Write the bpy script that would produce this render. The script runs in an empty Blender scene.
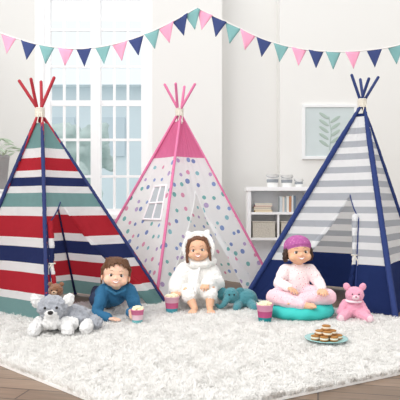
import bpy, bmesh, math, random
import numpy as np
from mathutils import Vector, Matrix, Euler, noise
from mathutils.bvhtree import BVHTree
random.seed(7); np.random.seed(7)
V=Vector
scene=bpy.context.scene
COL=scene.collection

# ---------------------------------------------------------------- materials
def lin(h):
    h=h.lstrip('#'); o=[]
    for i in (0,2,4):
        c=int(h[i:i+2],16)/255
        o.append(c/12.92 if c<=.04045 else ((c+.055)/1.055)**2.4)
    return (*o,1)
def translucent(m,fac):
    nt=m.node_tree; b=nt.nodes['Principled BSDF']; out=nt.nodes['Material Output']
    t=nt.nodes.new('ShaderNodeBsdfTranslucent'); mx=nt.nodes.new('ShaderNodeMixShader'); mx.inputs[0].default_value=fac
    if b.inputs['Base Color'].is_linked: nt.links.new(b.inputs['Base Color'].links[0].from_socket,t.inputs[0])
    else: t.inputs[0].default_value=b.inputs['Base Color'].default_value
    nt.links.new(b.outputs[0],mx.inputs[1]); nt.links.new(t.outputs[0],mx.inputs[2]); nt.links.new(mx.outputs[0],out.inputs[0])
    return m
def mat(name,hexcol,rough=.7,bump=0,bscale=60,var=0,vscale=8,spec=.3,sheen=0,metal=0,trans=0):
    m=bpy.data.materials.new(name); m.use_nodes=True
    nt=m.node_tree; b=nt.nodes['Principled BSDF']
    b.inputs['Base Color'].default_value=lin(hexcol)
    b.inputs['Roughness'].default_value=rough
    b.inputs['Specular IOR Level'].default_value=spec
    b.inputs['Metallic'].default_value=metal
    if sheen: b.inputs['Sheen Weight'].default_value=sheen
    tc=nt.nodes.new('ShaderNodeTexCoord')
    if var:
        n=nt.nodes.new('ShaderNodeTexNoise'); n.inputs['Scale'].default_value=vscale; n.inputs['Detail'].default_value=4
        nt.links.new(tc.outputs['Object'],n.inputs['Vector'])
        mx=nt.nodes.new('ShaderNodeMix'); mx.data_type='RGBA'
        c=lin(hexcol)
        mx.inputs[6].default_value=(*[x*(1-var) for x in c[:3]],1)
        mx.inputs[7].default_value=(*[min(1,x*(1+var)) for x in c[:3]],1)
        nt.links.new(n.outputs['Fac'],mx.inputs[0]); nt.links.new(mx.outputs[2],b.inputs['Base Color'])
    if bump:
        n=nt.nodes.new('ShaderNodeTexNoise'); n.inputs['Scale'].default_value=bscale; n.inputs['Detail'].default_value=3
        nt.links.new(tc.outputs['Object'],n.inputs['Vector'])
        bp=nt.nodes.new('ShaderNodeBump'); bp.inputs['Strength'].default_value=bump; bp.inputs['Distance'].default_value=.01
        nt.links.new(n.outputs['Fac'],bp.inputs['Height']); nt.links.new(bp.outputs['Normal'],b.inputs['Normal'])
    if trans: translucent(m,trans)
    return m
def ramp_mat(name,stops,axis='Z',rough=.85,scale=1.0,offset=0,trans=0):
    """constant colour bands along an object axis; stops=[(metres,hex)]"""
    m=bpy.data.materials.new(name); m.use_nodes=True
    nt=m.node_tree; b=nt.nodes['Principled BSDF']; b.inputs['Roughness'].default_value=rough
    b.inputs['Specular IOR Level'].default_value=.15
    tc=nt.nodes.new('ShaderNodeTexCoord'); s=nt.nodes.new('ShaderNodeSeparateXYZ')
    nt.links.new(tc.outputs['Object'],s.inputs[0])
    mm=nt.nodes.new('ShaderNodeMath'); mm.operation='MULTIPLY'; mm.inputs[1].default_value=1/scale
    nt.links.new(s.outputs[axis],mm.inputs[0])
    r=nt.nodes.new('ShaderNodeValToRGB'); r.color_ramp.interpolation='CONSTANT'
    nt.links.new(mm.outputs[0],r.inputs[0])
    els=r.color_ramp.elements
    els[0].position=stops[0][0]/scale; els[0].color=lin(stops[0][1])
    els[1].position=stops[1][0]/scale; els[1].color=lin(stops[1][1])
    for p,c in stops[2:]:
        e=els.new(p/scale); e.color=lin(c)
    nt.links.new(r.outputs[0],b.inputs['Base Color'])
    n=nt.nodes.new('ShaderNodeTexNoise'); n.inputs['Scale'].default_value=9
    nt.links.new(tc.outputs['Object'],n.inputs['Vector'])
    bp=nt.nodes.new('ShaderNodeBump'); bp.inputs['Strength'].default_value=.5; bp.inputs['Distance'].default_value=.03
    nt.links.new(n.outputs['Fac'],bp.inputs['Height']); nt.links.new(bp.outputs['Normal'],b.inputs['Normal'])
    if trans: translucent(m,trans)
    return m

WHITE=mat('white_paint','#fdfdfe',.5)
WALL=mat('wall_paint','#ecebe8',.8,bump=.05,bscale=200)
NAVY='#2f3a6b'; TEAL='#7fb0ad'; RED='#c4323f'; PINK='#e879a8'

# ---------------------------------------------------------------- mesh builder
class MB:
    def __init__(s): s.v=[]; s.f=[]; s.m=[]; s.uv=None
    def add(s,vs,fs,mi=0,M=None):
        o=len(s.v)
        for p in vs: s.v.append((M@V(p)) if M is not None else V(p))
        for f in fs: s.f.append([i+o for i in f]); s.m.append(mi)
    def box(s,a,b,mi=0,M=None):
        x0,y0,z0=a; x1,y1,z1=b
        vs=[(x0,y0,z0),(x1,y0,z0),(x1,y1,z0),(x0,y1,z0),(x0,y0,z1),(x1,y0,z1),(x1,y1,z1),(x0,y1,z1)]
        s.add(vs,[(0,3,2,1),(4,5,6,7),(0,1,5,4),(1,2,6,5),(2,3,7,6),(3,0,4,7)],mi,M)
    def ell(s,c,r,mi=0,M=None,n=14,rot=None):
        c=V(c); 
        if not hasattr(r,'__len__'): r=(r,r,r)
        R=rot.to_matrix() if rot is not None else Matrix.Identity(3)
        vs=[];fs=[];m=max(6,n//2+1); 
        vs.append(c+R@V((0,0,r[2])))
        for i in range(1,m):
            a=math.pi*i/m
            for j in range(n):
                b=2*math.pi*j/n
                vs.append(c+R@V((r[0]*math.sin(a)*math.cos(b),r[1]*math.sin(a)*math.sin(b),r[2]*math.cos(a))))
        vs.append(c+R@V((0,0,-r[2]))); L=len(vs)-1
        for j in range(n):
            fs.append((0,1+j,1+(j+1)%n))
            fs.append((L,1+(m-2)*n+(j+1)%n,1+(m-2)*n+j))
            for i in range(m-2):
                a=1+i*n
                fs.append((a+j,a+n+j,a+n+(j+1)%n,a+(j+1)%n))
        s.add(vs,fs,mi,M)
    def tube(s,pts,rad,mi=0,M=None,n=10,rounded=True):
        pts=[V(p) for p in pts]
        if not hasattr(rad,'__len__'): rad=[rad]*len(pts)
        rad=list(rad)
        if rounded:
            d0=(pts[0]-pts[1]).normalized(); d1=(pts[-1]-pts[-2]).normalized()
            r0,r1=rad[0],rad[-1]
            pre=[(pts[0]+d0*r0*math.sin(a),r0*math.cos(a)) for a in (1.45,1.05,.55)]
            post=[(pts[-1]+d1*r1*math.sin(a),r1*math.cos(a)) for a in (.55,1.05,1.45)]
            pts=[p for p,_ in pre]+pts+[p for p,_ in post]; rad=[r for _,r in pre]+rad+[r for _,r in post]
        vs=[];fs=[]; up=None
        for i,p in enumerate(pts):
            t=(pts[min(i+1,len(pts)-1)]-pts[max(i-1,0)]).normalized()
            if up is None:
                up=V((0,0,1)) if abs(t.z)<.9 else V((1,0,0))
            a=(up-t*up.dot(t)).normalized(); b=t.cross(a); up=a
            for j in range(n):
                w=2*math.pi*j/n
                vs.append(p+(a*math.cos(w)+b*math.sin(w))*rad[i])
        for i in range(len(pts)-1):
            for j in range(n):
                fs.append((i*n+j,i*n+(j+1)%n,(i+1)*n+(j+1)%n,(i+1)*n+j))
        fs.append(tuple(reversed(range(n)))); L=(len(pts)-1)*n
        fs.append(tuple(range(L,L+n)))
        s.add(vs,fs,mi,M)
    def cap(s,a,ra,b,rb,mi=0,M=None): s.tube([a,b],[ra,rb],mi,M,n=12)
    def lathe(s,prof,mi=0,M=None,n=32,c=(0,0,0)):
        vs=[];fs=[];c=V(c)
        for r,z in prof:
            for j in range(n):
                w=2*math.pi*j/n; vs.append(c+V((r*math.cos(w),r*math.sin(w),z)))
        for i in range(len(prof)-1):
            for j in range(n):
                fs.append((i*n+j,i*n+(j+1)%n,(i+1)*n+(j+1)%n,(i+1)*n+j))
        s.add(vs,fs,mi,M)
    def torus(s,c,R,r,mi=0,M=None,n=32,k=10,rx=None):
        vs=[];fs=[];c=V(c)
        for i in range(n):
            a=2*math.pi*i/n
            for j in range(k):
                b=2*math.pi*j/k
                vs.append(c+V(((R+r*math.cos(b))*math.cos(a),(R+r*math.cos(b))*math.sin(a),r*math.sin(b))))
        for i in range(n):
            for j in range(k):
                fs.append((i*k+j,((i+1)%n)*k+j,((i+1)%n)*k+(j+1)%k,i*k+(j+1)%k))
        s.add(vs,fs,mi,M)
    def mesh(s,name):
        me=bpy.data.meshes.new(name); me.from_pydata([tuple(v) for v in s.v],[],s.f); me.validate(); 
        if len(me.polygons)==len(s.m): me.polygons.foreach_set('material_index',s.m)
        me.update(); return me
def obj(name,me,mats=(),parent=None,loc=(0,0,0),smooth=True,rotz=0,**props):
    if isinstance(me,MB): me=me.mesh(name)
    for m in (mats if isinstance(mats,(list,tuple)) else [mats]): me.materials.append(m)
    if smooth: me.polygons.foreach_set('use_smooth',[True]*len(me.polygons))
    o=bpy.data.objects.new(name,me); COL.objects.link(o); o.location=loc; o.rotation_euler=(0,0,rotz)
    if parent: o.parent=parent
    for k,v in props.items(): o[k]=v
    return o
def empty(name,loc,rotz=0,**props):
    o=bpy.data.objects.new(name,None); o.empty_display_size=.05; COL.objects.link(o); o.location=loc; o.rotation_euler=(0,0,rotz)
    for k,v in props.items(): o[k]=v
    return o
def blob(mb,voxel=.004,it=5,namp=0,nscale=60,name='blob'):
    me=mb.mesh(name); o=bpy.data.objects.new('tmp',me); COL.objects.link(o)
    r=o.modifiers.new('r','REMESH'); r.mode='VOXEL'; r.voxel_size=voxel
    s=o.modifiers.new('s','SMOOTH'); s.factor=.5; s.iterations=it
    dg=bpy.context.evaluated_depsgraph_get(); dg.update()
    ne=bpy.data.meshes.new_from_object(o.evaluated_get(dg)); ne.name=name
    bpy.data.objects.remove(o)
    if namp:
        no=[v.normal.copy() for v in ne.vertices]
        for v,n_ in zip(ne.vertices,no):
            v.co+=n_*namp*(noise.noise(v.co*nscale)+.5*noise.noise(v.co*nscale*2.3))
    ne.update(); return ne
def bevel(o,w=.004,seg=2):
    b=o.modifiers.new('bevel','BEVEL'); b.width=w; b.segments=seg; b.limit_method='ANGLE'; return o

# ---------------------------------------------------------------- room
def floor_mat():
    m=bpy.data.materials.new('wood_planks'); m.use_nodes=True; nt=m.node_tree; b=nt.nodes['Principled BSDF']
    tc=nt.nodes.new('ShaderNodeTexCoord'); mp=nt.nodes.new('ShaderNodeMapping'); mp.inputs['Rotation'].default_value=(0,0,math.radians(12))
    nt.links.new(tc.outputs['Object'],mp.inputs[0])
    br=nt.nodes.new('ShaderNodeTexBrick'); br.inputs['Color1'].default_value=lin('#786453'); br.inputs['Color2'].default_value=lin('#8d7765')
    br.inputs['Mortar'].default_value=lin('#463a32'); br.inputs['Scale'].default_value=1; br.inputs['Mortar Size'].default_value=.004
    br.inputs['Brick Width'].default_value=1.3; br.inputs['Row Height'].default_value=.13
    nt.links.new(mp.outputs[0],br.inputs['Vector'])
    mp2=nt.nodes.new('ShaderNodeMapping'); mp2.inputs['Scale'].default_value=(2,30,1); nt.links.new(mp.outputs[0],mp2.inputs[0])
    n=nt.nodes.new('ShaderNodeTexNoise'); n.inputs['Scale'].default_value=2; n.inputs['Detail'].default_value=6; nt.links.new(mp2.outputs[0],n.inputs['Vector'])
    mx=nt.nodes.new('ShaderNodeMix'); mx.data_type='RGBA'; mx.blend_type='OVERLAY'; mx.inputs[0].default_value=.55
    nt.links.new(br.outputs['Color'],mx.inputs[6]); nt.links.new(n.outputs['Fac'],mx.inputs[7]); nt.links.new(mx.outputs[2],b.inputs['Base Color'])
    b.inputs['Roughness'].default_value=.4
    return m
def boxobj(name,a,b,m,**p):
    mb=MB(); mb.box(a,b); return obj(name,mb,[m],smooth=False,**p)
boxobj('floor',(-3.6,.6,-.1),(3.6,7.8,0),floor_mat(),kind='structure')
wx0,wx1,wz0,wz1=-2.12,-.72,.72,3.75
mb=MB()
mb.box((-3.6,7.6,0),(wx0,7.8,4.2)); mb.box((wx1,7.6,0),(3.6,7.8,4.2)); mb.box((wx0,7.6,0),(wx1,7.8,wz0)); mb.box((wx0,7.6,wz1),(wx1,7.8,4.2))
obj('wall_back',mb,[WALL],smooth=False,kind='structure')
boxobj('wall_pillar',(-.62,7.2,0),(.285,7.6,4.2),WALL,kind='structure')
boxobj('wall_alcove',(1.05,7.3,0),(3.6,7.6,4.2),WALL,kind='structure')
boxobj('wall_right',(3.6,.6,0),(3.75,7.8,4.2),WALL,kind='structure')
boxobj('wall_left',(-3.75,.6,0),(-3.6,7.8,4.2),WALL,kind='structure')
mb=MB(); mb.box((-3.6,7.575,0),(-.62,7.6,.16)); mb.box((-.64,7.175,0),(.305,7.2,.16)); mb.box((.305,7.575,0),(1.05,7.6,.16)); mb.box((1.03,7.275,0),(3.6,7.3,.16))
obj('baseboard_back',mb,[WHITE],smooth=False,kind='structure')
mb=MB()
def bar(x0,x1,z0,z1,ya=7.56,yb=7.66): mb.box((x0,ya,z0),(x1,yb,z1))
fw=.08
bar(wx0,wx0+fw,wz0,wz1); bar(wx1-fw,wx1,wz0,wz1); bar(wx0,wx1,wz0,wz0+fw); bar(wx0,wx1,wz1-fw,wz1)
xc=(wx0+wx1)/2; bar(xc-.065,xc+.065,wz0,wz1,7.54,7.67)
for a,b in ((wx0+fw,xc-.065),(xc+.065,wx1-fw)):
    for k in (1,2): 
        x=a+(b-a)*k/3; bar(x-.017,x+.017,wz0,wz1,7.585,7.61)
    for k in range(1,6):
        z=wz0+.02+k*.5; w=.038 if k==3 else .017
        bar(a,b,z-w,z+w,7.58,7.61)
mb.box((wx0-.08,7.50,wz0-.06),(wx1+.06,7.60,wz0)) 
mb.box((wx0-.12,7.53,wz0),(wx0,7.60,wz1+.1)); mb.box((wx1,7.53,wz0),(wx1+.09,7.60,wz1+.1))
obj('window_1',mb,[WHITE],smooth=False,kind='structure')

# outdoors: neighbouring house, tree and lawn; daylight haze is painted in as pale colours
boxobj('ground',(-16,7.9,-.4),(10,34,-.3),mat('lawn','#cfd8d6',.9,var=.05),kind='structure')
hs=empty('house',(-5,20,-.3),label='neighbouring house coloured as hazy pale daylight seen through the window',category='house')
mb=MB(); mb.box((-6,0,0),(6,5,5.4)); obj('facade',mb,[mat('facade_haze','#c9d6dc',.9,var=.04,vscale=.6)],hs,smooth=False)  # pale facade colour stands in for soft daylight behind the window bars
mb=MB(); vs=[(-6.4,-.4,5.4),(6.4,-.4,5.4),(6.4,5.4,5.4),(-6.4,5.4,5.4),(-6.4,2.5,8.6),(6.4,2.5,8.6)]; mb.add(vs,[(0,1,5,4),(2,3,4,5),(0,4,3),(1,2,5),(0,3,2,1)]); obj('roof',mb,[mat('roof_haze','#dbe3e7',.9)],hs,smooth=False)
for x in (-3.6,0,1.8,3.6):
    mb=MB(); mb.box((x-.5,-.06,2.9),(x+.5,-.001,4.3)); obj('window_pane',mb,[mat('pane_haze','#b9c8d0',.4)],hs,smooth=False)
e=empty('garden_tree',(-3.3,14.5,-.3),label='leafy garden tree in washed-out haze colours outside the window',category='tree')
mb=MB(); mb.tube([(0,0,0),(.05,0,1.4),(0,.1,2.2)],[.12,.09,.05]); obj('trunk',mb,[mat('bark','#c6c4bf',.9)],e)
mb=MB()
for k in range(40):
    a=random.uniform(0,6.3); rr=random.uniform(0,1.0); mb.ell((rr*math.cos(a),rr*math.sin(a),2.2+random.uniform(-.8,.9)),random.uniform(.2,.38),n=10)
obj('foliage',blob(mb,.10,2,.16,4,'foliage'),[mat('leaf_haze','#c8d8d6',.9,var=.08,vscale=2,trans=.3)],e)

# ---------------------------------------------------------------- rug
def rug():
    C=V((-.18,2.12,0)); U=V((-2.0,1.86,0)); W=V((2.3,1.28,0)); cen=C+(U+W)/2
    mb=MB(); n=40; 
    vs=[];fs=[]
    for i in range(n+1):
        for j in range(n+1):
            p=C+U*(i/n)+W*(j/n)-cen; vs.append((p.x,p.y,.014+.004*noise.noise(p*8)))
    for i in range(n):
        for j in range(n): a=i*(n+1)+j; fs.append((a,a+n+1,a+n+2,a+1))
    mb.add(vs,fs)
    rim=[C-cen,C+W-cen,C+U+W-cen,C+U-cen]
    vs=[(p.x,p.y,z) for z in (.001,.014) for p in rim]
    mb.add(vs,[(0,1,5,4),(1,2,6,5),(2,3,7,6),(3,0,4,7)])
    RM=mat('rug_backing','#f8f6f3',.95)
    r=obj('shag_rug',mb,[RM],loc=cen,label='thick white shaggy rug laid at an angle on the wood floor',category='rug')
    N=300000
    ab=np.random.rand(N,2); ab[:,0]=np.where(np.arange(N)<N*.75,ab[:,0]**1.3,ab[:,0])
    px=(C.x-cen.x)+ab[:,0]*U.x+ab[:,1]*W.x; py=(C.y-cen.y)+ab[:,0]*U.y+ab[:,1]*W.y
    def nz(x,y,s,o): return np.sin(x*s+o+2.1*np.sin(y*s*.83+o*1.7))*np.cos(y*s*1.1-o+1.7*np.sin(x*s*.71+o))
    lx=nz(px,py,43,1.)*.65+nz(px,py,97,2.)*.7+np.random.randn(N)*.40
    ly=nz(px,py,41,4.)*.65+nz(px,py,89,5.)*.7+np.random.randn(N)*.40
    h=.026+.008*nz(px,py,47,7.)+.006*nz(px,py,120,3.)+np.random.rand(N)*.009
    lx*=.022; ly*=.022
    th=np.random.rand(N)*6.283; w=.0025; wx=np.cos(th)*w; wy=np.sin(th)*w
    co=np.zeros((N,5,3)); z0=.010
    co[:,0]=np.stack([px-wx,py-wy,np.full(N,z0)],1); co[:,1]=np.stack([px+wx,py+wy,np.full(N,z0)],1)
    co[:,2]=np.stack([px+lx*.5+wx,py+ly*.5+wy,z0+h*.75],1); co[:,3]=np.stack([px+lx*.5-wx,py+ly*.5-wy,z0+h*.75],1)
    co[:,4]=np.stack([px+lx*1.3,py+ly*1.3,z0+h],1)
    me=bpy.data.meshes.new('pile'); me.vertices.add(N*5); me.vertices.foreach_set('co',co.ravel())
    base=np.arange(N)*5
    loops=np.stack([base,base+1,base+2,base+3,base+3,base+2,base+4],1).ravel()
    me.loops.add(N*7); me.loops.foreach_set('vertex_index',loops.astype(np.int32))
    me.polygons.add(N*2); st=np.stack([np.arange(N)*7,np.arange(N)*7+4],1).ravel()
    me.polygons.foreach_set('loop_start',st.astype(np.int32))
    me.update(calc_edges=True); me.validate()
    pm=mat('rug_pile','#fdfcfa',.95,spec=.05,trans=.42)
    obj('rug_pile',me,[pm],r,smooth=False,kind='stuff')
rug()

# ---------------------------------------------------------------- tents
def dots_mat():
    m=bpy.data.materials.new('polka_canvas'); m.use_nodes=True; nt=m.node_tree; b=nt.nodes['Principled BSDF']
    b.inputs['Roughness'].default_value=.85; b.inputs['Specular IOR Level'].default_value=.15
    uv=nt.nodes.new('ShaderNodeUVMap')
    vo=nt.nodes.new('ShaderNodeTexVoronoi'); vo.voronoi_dimensions='2D'; vo.inputs['Scale'].default_value=8.6; vo.inputs['Randomness'].default_value=.6
    nt.links.new(uv.outputs[0],vo.inputs['Vector'])
    sx=nt.nodes.new('ShaderNodeSeparateXYZ'); nt.links.new(vo.outputs['Color'],sx.inputs[0])
    th=nt.nodes.new('ShaderNodeMath'); th.operation='MULTIPLY_ADD'; th.inputs[1].default_value=.08; th.inputs[2].default_value=.140; nt.links.new(sx.outputs[1],th.inputs[0])
    lt=nt.nodes.new('ShaderNodeMath'); lt.operation='LESS_THAN'; nt.links.new(vo.outputs['Distance'],lt.inputs[0]); nt.links.new(th.outputs[0],lt.inputs[1])
    r=nt.nodes.new('ShaderNodeValToRGB'); r.color_ramp.interpolation='CONSTANT'
    cols=['#8a9dd0','#9dd0d9','#eda6c3','#88c4c2','#c6b2da','#99afdf']
    e=r.color_ramp.elements; e[0].color=lin(cols[0]); e[1].position=1/6; e[1].color=lin(cols[1])
    for i in range(2,6): q=e.new(i/6); q.color=lin(cols[i])
    nt.links.new(sx.outputs[0],r.inputs[0])
    mx=nt.nodes.new('ShaderNodeMix'); mx.data_type='RGBA'; mx.inputs[6].default_value=lin('#ffffff')
    nt.links.new(lt.outputs[0],mx.inputs[0]); nt.links.new(r.outputs[0],mx.inputs[7])
    tc=nt.nodes.new('ShaderNodeTexCoord'); s=nt.nodes.new('ShaderNodeSeparateXYZ'); nt.links.new(tc.outputs['Object'],s.inputs[0])
    g=nt.nodes.new('ShaderNodeMath'); g.operation='GREATER_THAN'; g.inputs[1].default_value=1.31; nt.links.new(s.outputs['Z'],g.inputs[0])
    m2=nt.nodes.new('ShaderNodeMix'); m2.data_type='RGBA'; m2.inputs[7].default_value=lin('#ec86b1')
    nt.links.new(g.outputs[0],m2.inputs[0]); nt.links.new(mx.outputs[2],m2.inputs[6])
    nt.links.new(m2.outputs[2],b.inputs['Base Color'])
    translucent(m,.5)
    return m
def tent(label,Lc,Nc,Rc,A,fab,sleeve_hex,pole_hex,sr_,door_face,door,polelen,name='play_teepee'):
    Lc,Nc,Rc=[V((*p,0)) for p in (Lc,Nc,Rc)]; Bc=Lc+Rc-Nc
    cen=(Lc+Rc)/2; root=empty(name,cen,label=label,category='tent')
    A=V(A)-cen; corners=[p-cen for p in (Lc,Nc,Rc,Bc)]
    sleeve=mat('sleeve_cloth',sleeve_hex,.8,bump=.2,bscale=40); pole=mat('painted_pole',pole_hex,.45)
    rope=mat('rope','#efe9dc',.9,bump=.4,bscale=150)
    td,sc,slb,srb,gather=door
    def pt(P,Q,s,t,out=0):
        base=P.lerp(Q,s); p=base.lerp(A,t)
        n=((Q-P).cross(A-P)).normalized()
        mid=(P+Q)/2
        if n.dot(mid)<0: n=-n
        sag=.035*math.sin(math.pi*s)*math.sin(math.pi*min(1,t*1.05+.05))
        wr=(.010*noise.noise(p*5+V((3,1,2)))+.007*noise.noise(V((s*16,t*3,7+P.x))))*math.sin(math.pi*s)
        return p-n*(sag+wr-out)
    T1=.945
    for fi in range(4):
        P,Q=corners[fi],corners[(fi+1)%4]; w=(Q-P).length; H=((P+Q)/2-A).length
        isd=(fi==door_face)
        vs=[];fs=[];uvs=[]
        def sheet(f0,f1,nc=16,nt=44):
            o=len(vs)
            ts=[.012+(T1-.012)*k/nt for k in range(nt+1)]
            for t in ts:
                a,b=f0(t),f1(t)
                for c in range(nc+1):
                    s=a+(b-a)*c/nc
                    vs.append(pt(P,Q,s,t)); uvs.append(((s-.5)*w*(1-t)+fi*1.7,t*H))
            for k in range(nt):
                for c in range(nc):
                    i=o+k*(nc+1)+c; fs.append((i,i+1,i+nc+2,i+nc+1))
        def prof(u,g): return max(0,(u-.80)/.20)**.8 if g else u**1.5
        def sl(t):
            if t>=td: return sc
            return slb+(sc-slb)*prof(t/td,gather==-1)
        def srr(t):
            if t>=td: return sc
            return srb+(sc-srb)*prof(t/td,gather==1)
        if isd:
            sheet(lambda t:0,sl); sheet(srr,lambda t:1)
        else: sheet(lambda t:0,lambda t:1,28)
        me=bpy.data.meshes.new('panel'); me.from_pydata([tuple(v) for v in vs],[],fs)
        ul=me.uv_layers.new(name='UVMap')
        for lp in me.loops: ul.data[lp.index].uv=uvs[lp.vertex_index]
        o=obj('door_panel' if isd else 'canvas_panel',me,[fab],root)
        if isd:
            for f,nm in ((sl,-1),(srr,1)):
                mb=MB(); mb.tube([pt(P,Q,f(td*k/24),max(.012,td*k/24),.004) for k in range(25)],.005,n=8)
                obj('door_hem',mb,[sleeve if nm==gather else fab],root)
            if gather:
                f=sl if gather==-1 else srr; 
                pts=[];rr=[]
                for k in range(13):
                    u=k/12; t=td*(.80-.78*u); s=f(t)+ -gather*(.02+.05*abs(u-.45))
                    pts.append(pt(P,Q,s,t,.012)); rr.append(.010+.030*abs(u-.45)+ .004)
                mb=MB(); mb.tube(pts,rr,n=12); obj('tied_door_curtain',blob(mb,.006,2,.006,30,'curtain'),[fab],root)
                tp=pts[5]; mb=MB()
                mb.torus(tp,.022,.005)
                mb.tube([tp+V((0,-.02,0)),tp+V((.02,-.03,-.05)),tp+V((.015,-.03,-.11))],.004); mb.tube([tp+V((0,-.02,0)),tp+V((-.02,-.03,-.04)),tp+V((-.025,-.03,-.09))],.004)
                obj('tie_ribbon',mb,[rope],root)
            # door flap on the other side, turned outward
            vs=[];fs=[];nk=24; gg=1 if gather<=0 else -1; f=srr if gg==1 else sl
            for k in range(nk+1):
                t=max(.014,td*.97*k/nk); wd=gg*.14*(1-(k/nk))
                for c in range(7):
                    q=c/6; vs.append(pt(P,Q,f(t)+wd*q,t,.010+.030*math.sin(math.pi*q)*(1-k/nk)+.006*noise.noise(V((q*3,t*9,1)))))
            for k in range(nk):
                for c in range(6): i=k*7+c; fs.append((i,i+1,i+8,i+7))
            me=bpy.data.meshes.new('flap'); me.from_pydata([tuple(v) for v in vs],[],fs); ul=me.uv_layers.new(name='UVMap')
            for lp in me.loops:
                v=vs[lp.vertex_index]; ul.data[lp.index].uv=(v.x*1.1+.4,v.z*1.02+.05)
            obj('door_flap',me,[fab],root)
    for i,c in enumerate(corners):
        off=V((c.x,c.y,0)).normalized(); off=V((-off.y,off.x,0))*.016
        top=A+off; d=(top-c).normalized(); out=V((c.x,c.y,0)).normalized()
        mb=MB(); mb.tube([c+V((0,0,.012)),top+d*polelen[i]],[.014,.013],n=14); obj('pole',mb,[pole],root)
        mb=MB(); mb.tube([c.lerp(top,k/20)+out*.004 for k in range(0,20)],[sr_]*17+[sr_*.9,sr_*.8,sr_*.6],n=14); obj('pole_sleeve',blob(mb,.006,2,.002,30,'sleeve'),[sleeve],root)
    mb=MB()
    for k in range(6): mb.torus(A+V((0,0,-.035+.013*k)),.034,.0065,n=20)
    mb.tube([A+V((.02,-.03,0)),A+V((.03,-.04,-.05)),A+V((.025,-.045,-.12))],.004); mb.tube([A+V((-.01,-.035,0)),A+V((0,-.045,-.05)),A+V((-.01,-.045,-.09))],.004)
    obj('rope_binding',mb,[rope],root)
    return root,corners,A,pt
W_='#ffffff'
G_='#86aead'
stripes=[(0,G_),(.145,W_),(.20,RED),(.34,W_),(.41,NAVY),(.53,W_),(.60,RED),(.76,W_),(.83,G_),(.94,W_),(1.0,NAVY),(1.07,W_),(1.12,RED),(1.22,W_),(1.30,G_)]
tent('tall play teepee with red, white, teal and navy horizontal stripes',(-1.98,4.5),(-1.07,3.9),(-.275,4.685),(-1.297,4.5,1.60),
     ramp_mat('stripe_canvas_red',stripes,scale=2,trans=.5),NAVY,'#b02a38',.016,1,(.55,.32,.04,.84,-1),(.30,.29,.30,.27))
root,cs,A,pt=tent('play teepee with pink top and multicoloured polka dots',(-1.26,5.80),(-.38,4.78),(.76,5.60),(-.2,5.4,1.755),
     dots_mat(),'#e884ae','#e27ba6',.013,1,(.56,.5,.08,.72,0),(.30,.28,.30,.29))
P,Q=cs[0],cs[1]
def quadbar(mb,s0,t0,s1,t1,w=.010):
    mb.tube([pt(P,Q,s0+(s1-s0)*k/4,t0+(t1-t0)*k/4,.006) for k in range(5)],w,n=6)
mb=MB(); a0,a1,b0,b1=.50,.88,.41,.59
for q in ((a0,b0,a1,b0),(a0,b1,a1,b1),(a0,b0,a0,b1),(a1,b0,a1,b1),((a0+a1)/2,b0,(a0+a1)/2,b1),(a0,(b0+b1)/2,a1,(b0+b1)/2)): quadbar(mb,*q)
obj('window_frame',mb,[mat('window_trim','#fbf4f7',.8)],root)
mb=MB(); g=[[pt(P,Q,a0+(a1-a0)*i/6,b0+(b1-b0)*j/6,.004) for i in range(7)] for j in range(7)]
mb.add([p for r_ in g for p in r_],[(j*7+i,j*7+i+1,j*7+i+8,j*7+i+7) for j in range(6) for i in range(6)])
obj('window_mesh',mb,[mat('window_net','#b9bfc4',.8,bump=.3,bscale=300)],root)
gs=[(0,'#2a3b72'),(.37,W_)]
z=.43
while z<1.56:
    gs+=[(z,'#c5c8ce'),(z+.056,W_)]; z+=.115
gs=gs[:29]; gs.append((1.62,'#2a3b72'))
tent('play teepee with grey and white stripes and navy bottom band',(.375,4.84),(1.46,4.15),(2.12,5.2),(1.43,4.9,1.75),
     ramp_mat('stripe_canvas_grey',gs,scale=2,trans=.5),'#2a3b72','#2a3b72',.024,0,(.54,.62,.20,.76,1),(.26,.25,.26,.22))

# ---------------------------------------------------------------- bunting
cp=[(-1.766,2.22),(-1.442,2.09),(-1.154,2.004),(-.865,1.975),(-.577,2.018),(-.288,2.126),(-.022,2.27),(.216,2.155),(.469,2.04),(.721,1.975),(1.01,1.953),(1.298,1.975),(1.442,2.004),(1.766,2.09)]
def cordz(x):
    xs=[c[0] for c in cp]
    for i in range(len(cp)-1):
        if xs[i]<=x<=xs[i+1]:
            x0,z0=cp[i];x1,z1=cp[i+1]; u=(x-x0)/(x1-x0)
            def tan(k):
                if k<=0 or k>=len(cp)-1: return (cp[min(k+1,len(cp)-1)][1]-cp[max(k-1,0)][1])/(cp[min(k+1,len(cp)-1)][0]-cp[max(k-1,0)][0])
                if k==6: return (cp[6][1]-cp[5][1])/(cp[6][0]-cp[5][0]) if i==5 else (cp[7][1]-cp[6][1])/(cp[7][0]-cp[6][0])
                return (cp[k+1][1]-cp[k-1][1])/(cp[k+1][0]-cp[k-1][0])
            m0,m1=tan(i)*(x1-x0),tan(i+1)*(x1-x0)
            return (2*u**3-3*u*u+1)*z0+(u**3-2*u*u+u)*m0+(-2*u**3+3*u*u)*z1+(u**3-u*u)*m1
    return cp[-1][1]
broot=empty('bunting_garland',(0,4.0,0),label='string of pink, navy and teal triangular fabric pennants hung across',category='bunting')
mb=MB(); xs=[-1.766+3.532*k/120 for k in range(121)]
mb.tube([(x,0,cordz(x)) for x in xs],.005,n=6); mb.tube([(-.022,0,2.27),(-.022,0,4.2)],.0015,n=5)
obj('cord',mb,[mat('cord_tape','#ece9e6',.8)],broot)
fm={'p':mat('felt_pink','#f0a3bf',.9,var=.05),'n':mat('felt_navy','#3d4a7a',.9,var=.05),'t':mat('felt_teal','#7fadad',.9,var=.05)}
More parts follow.
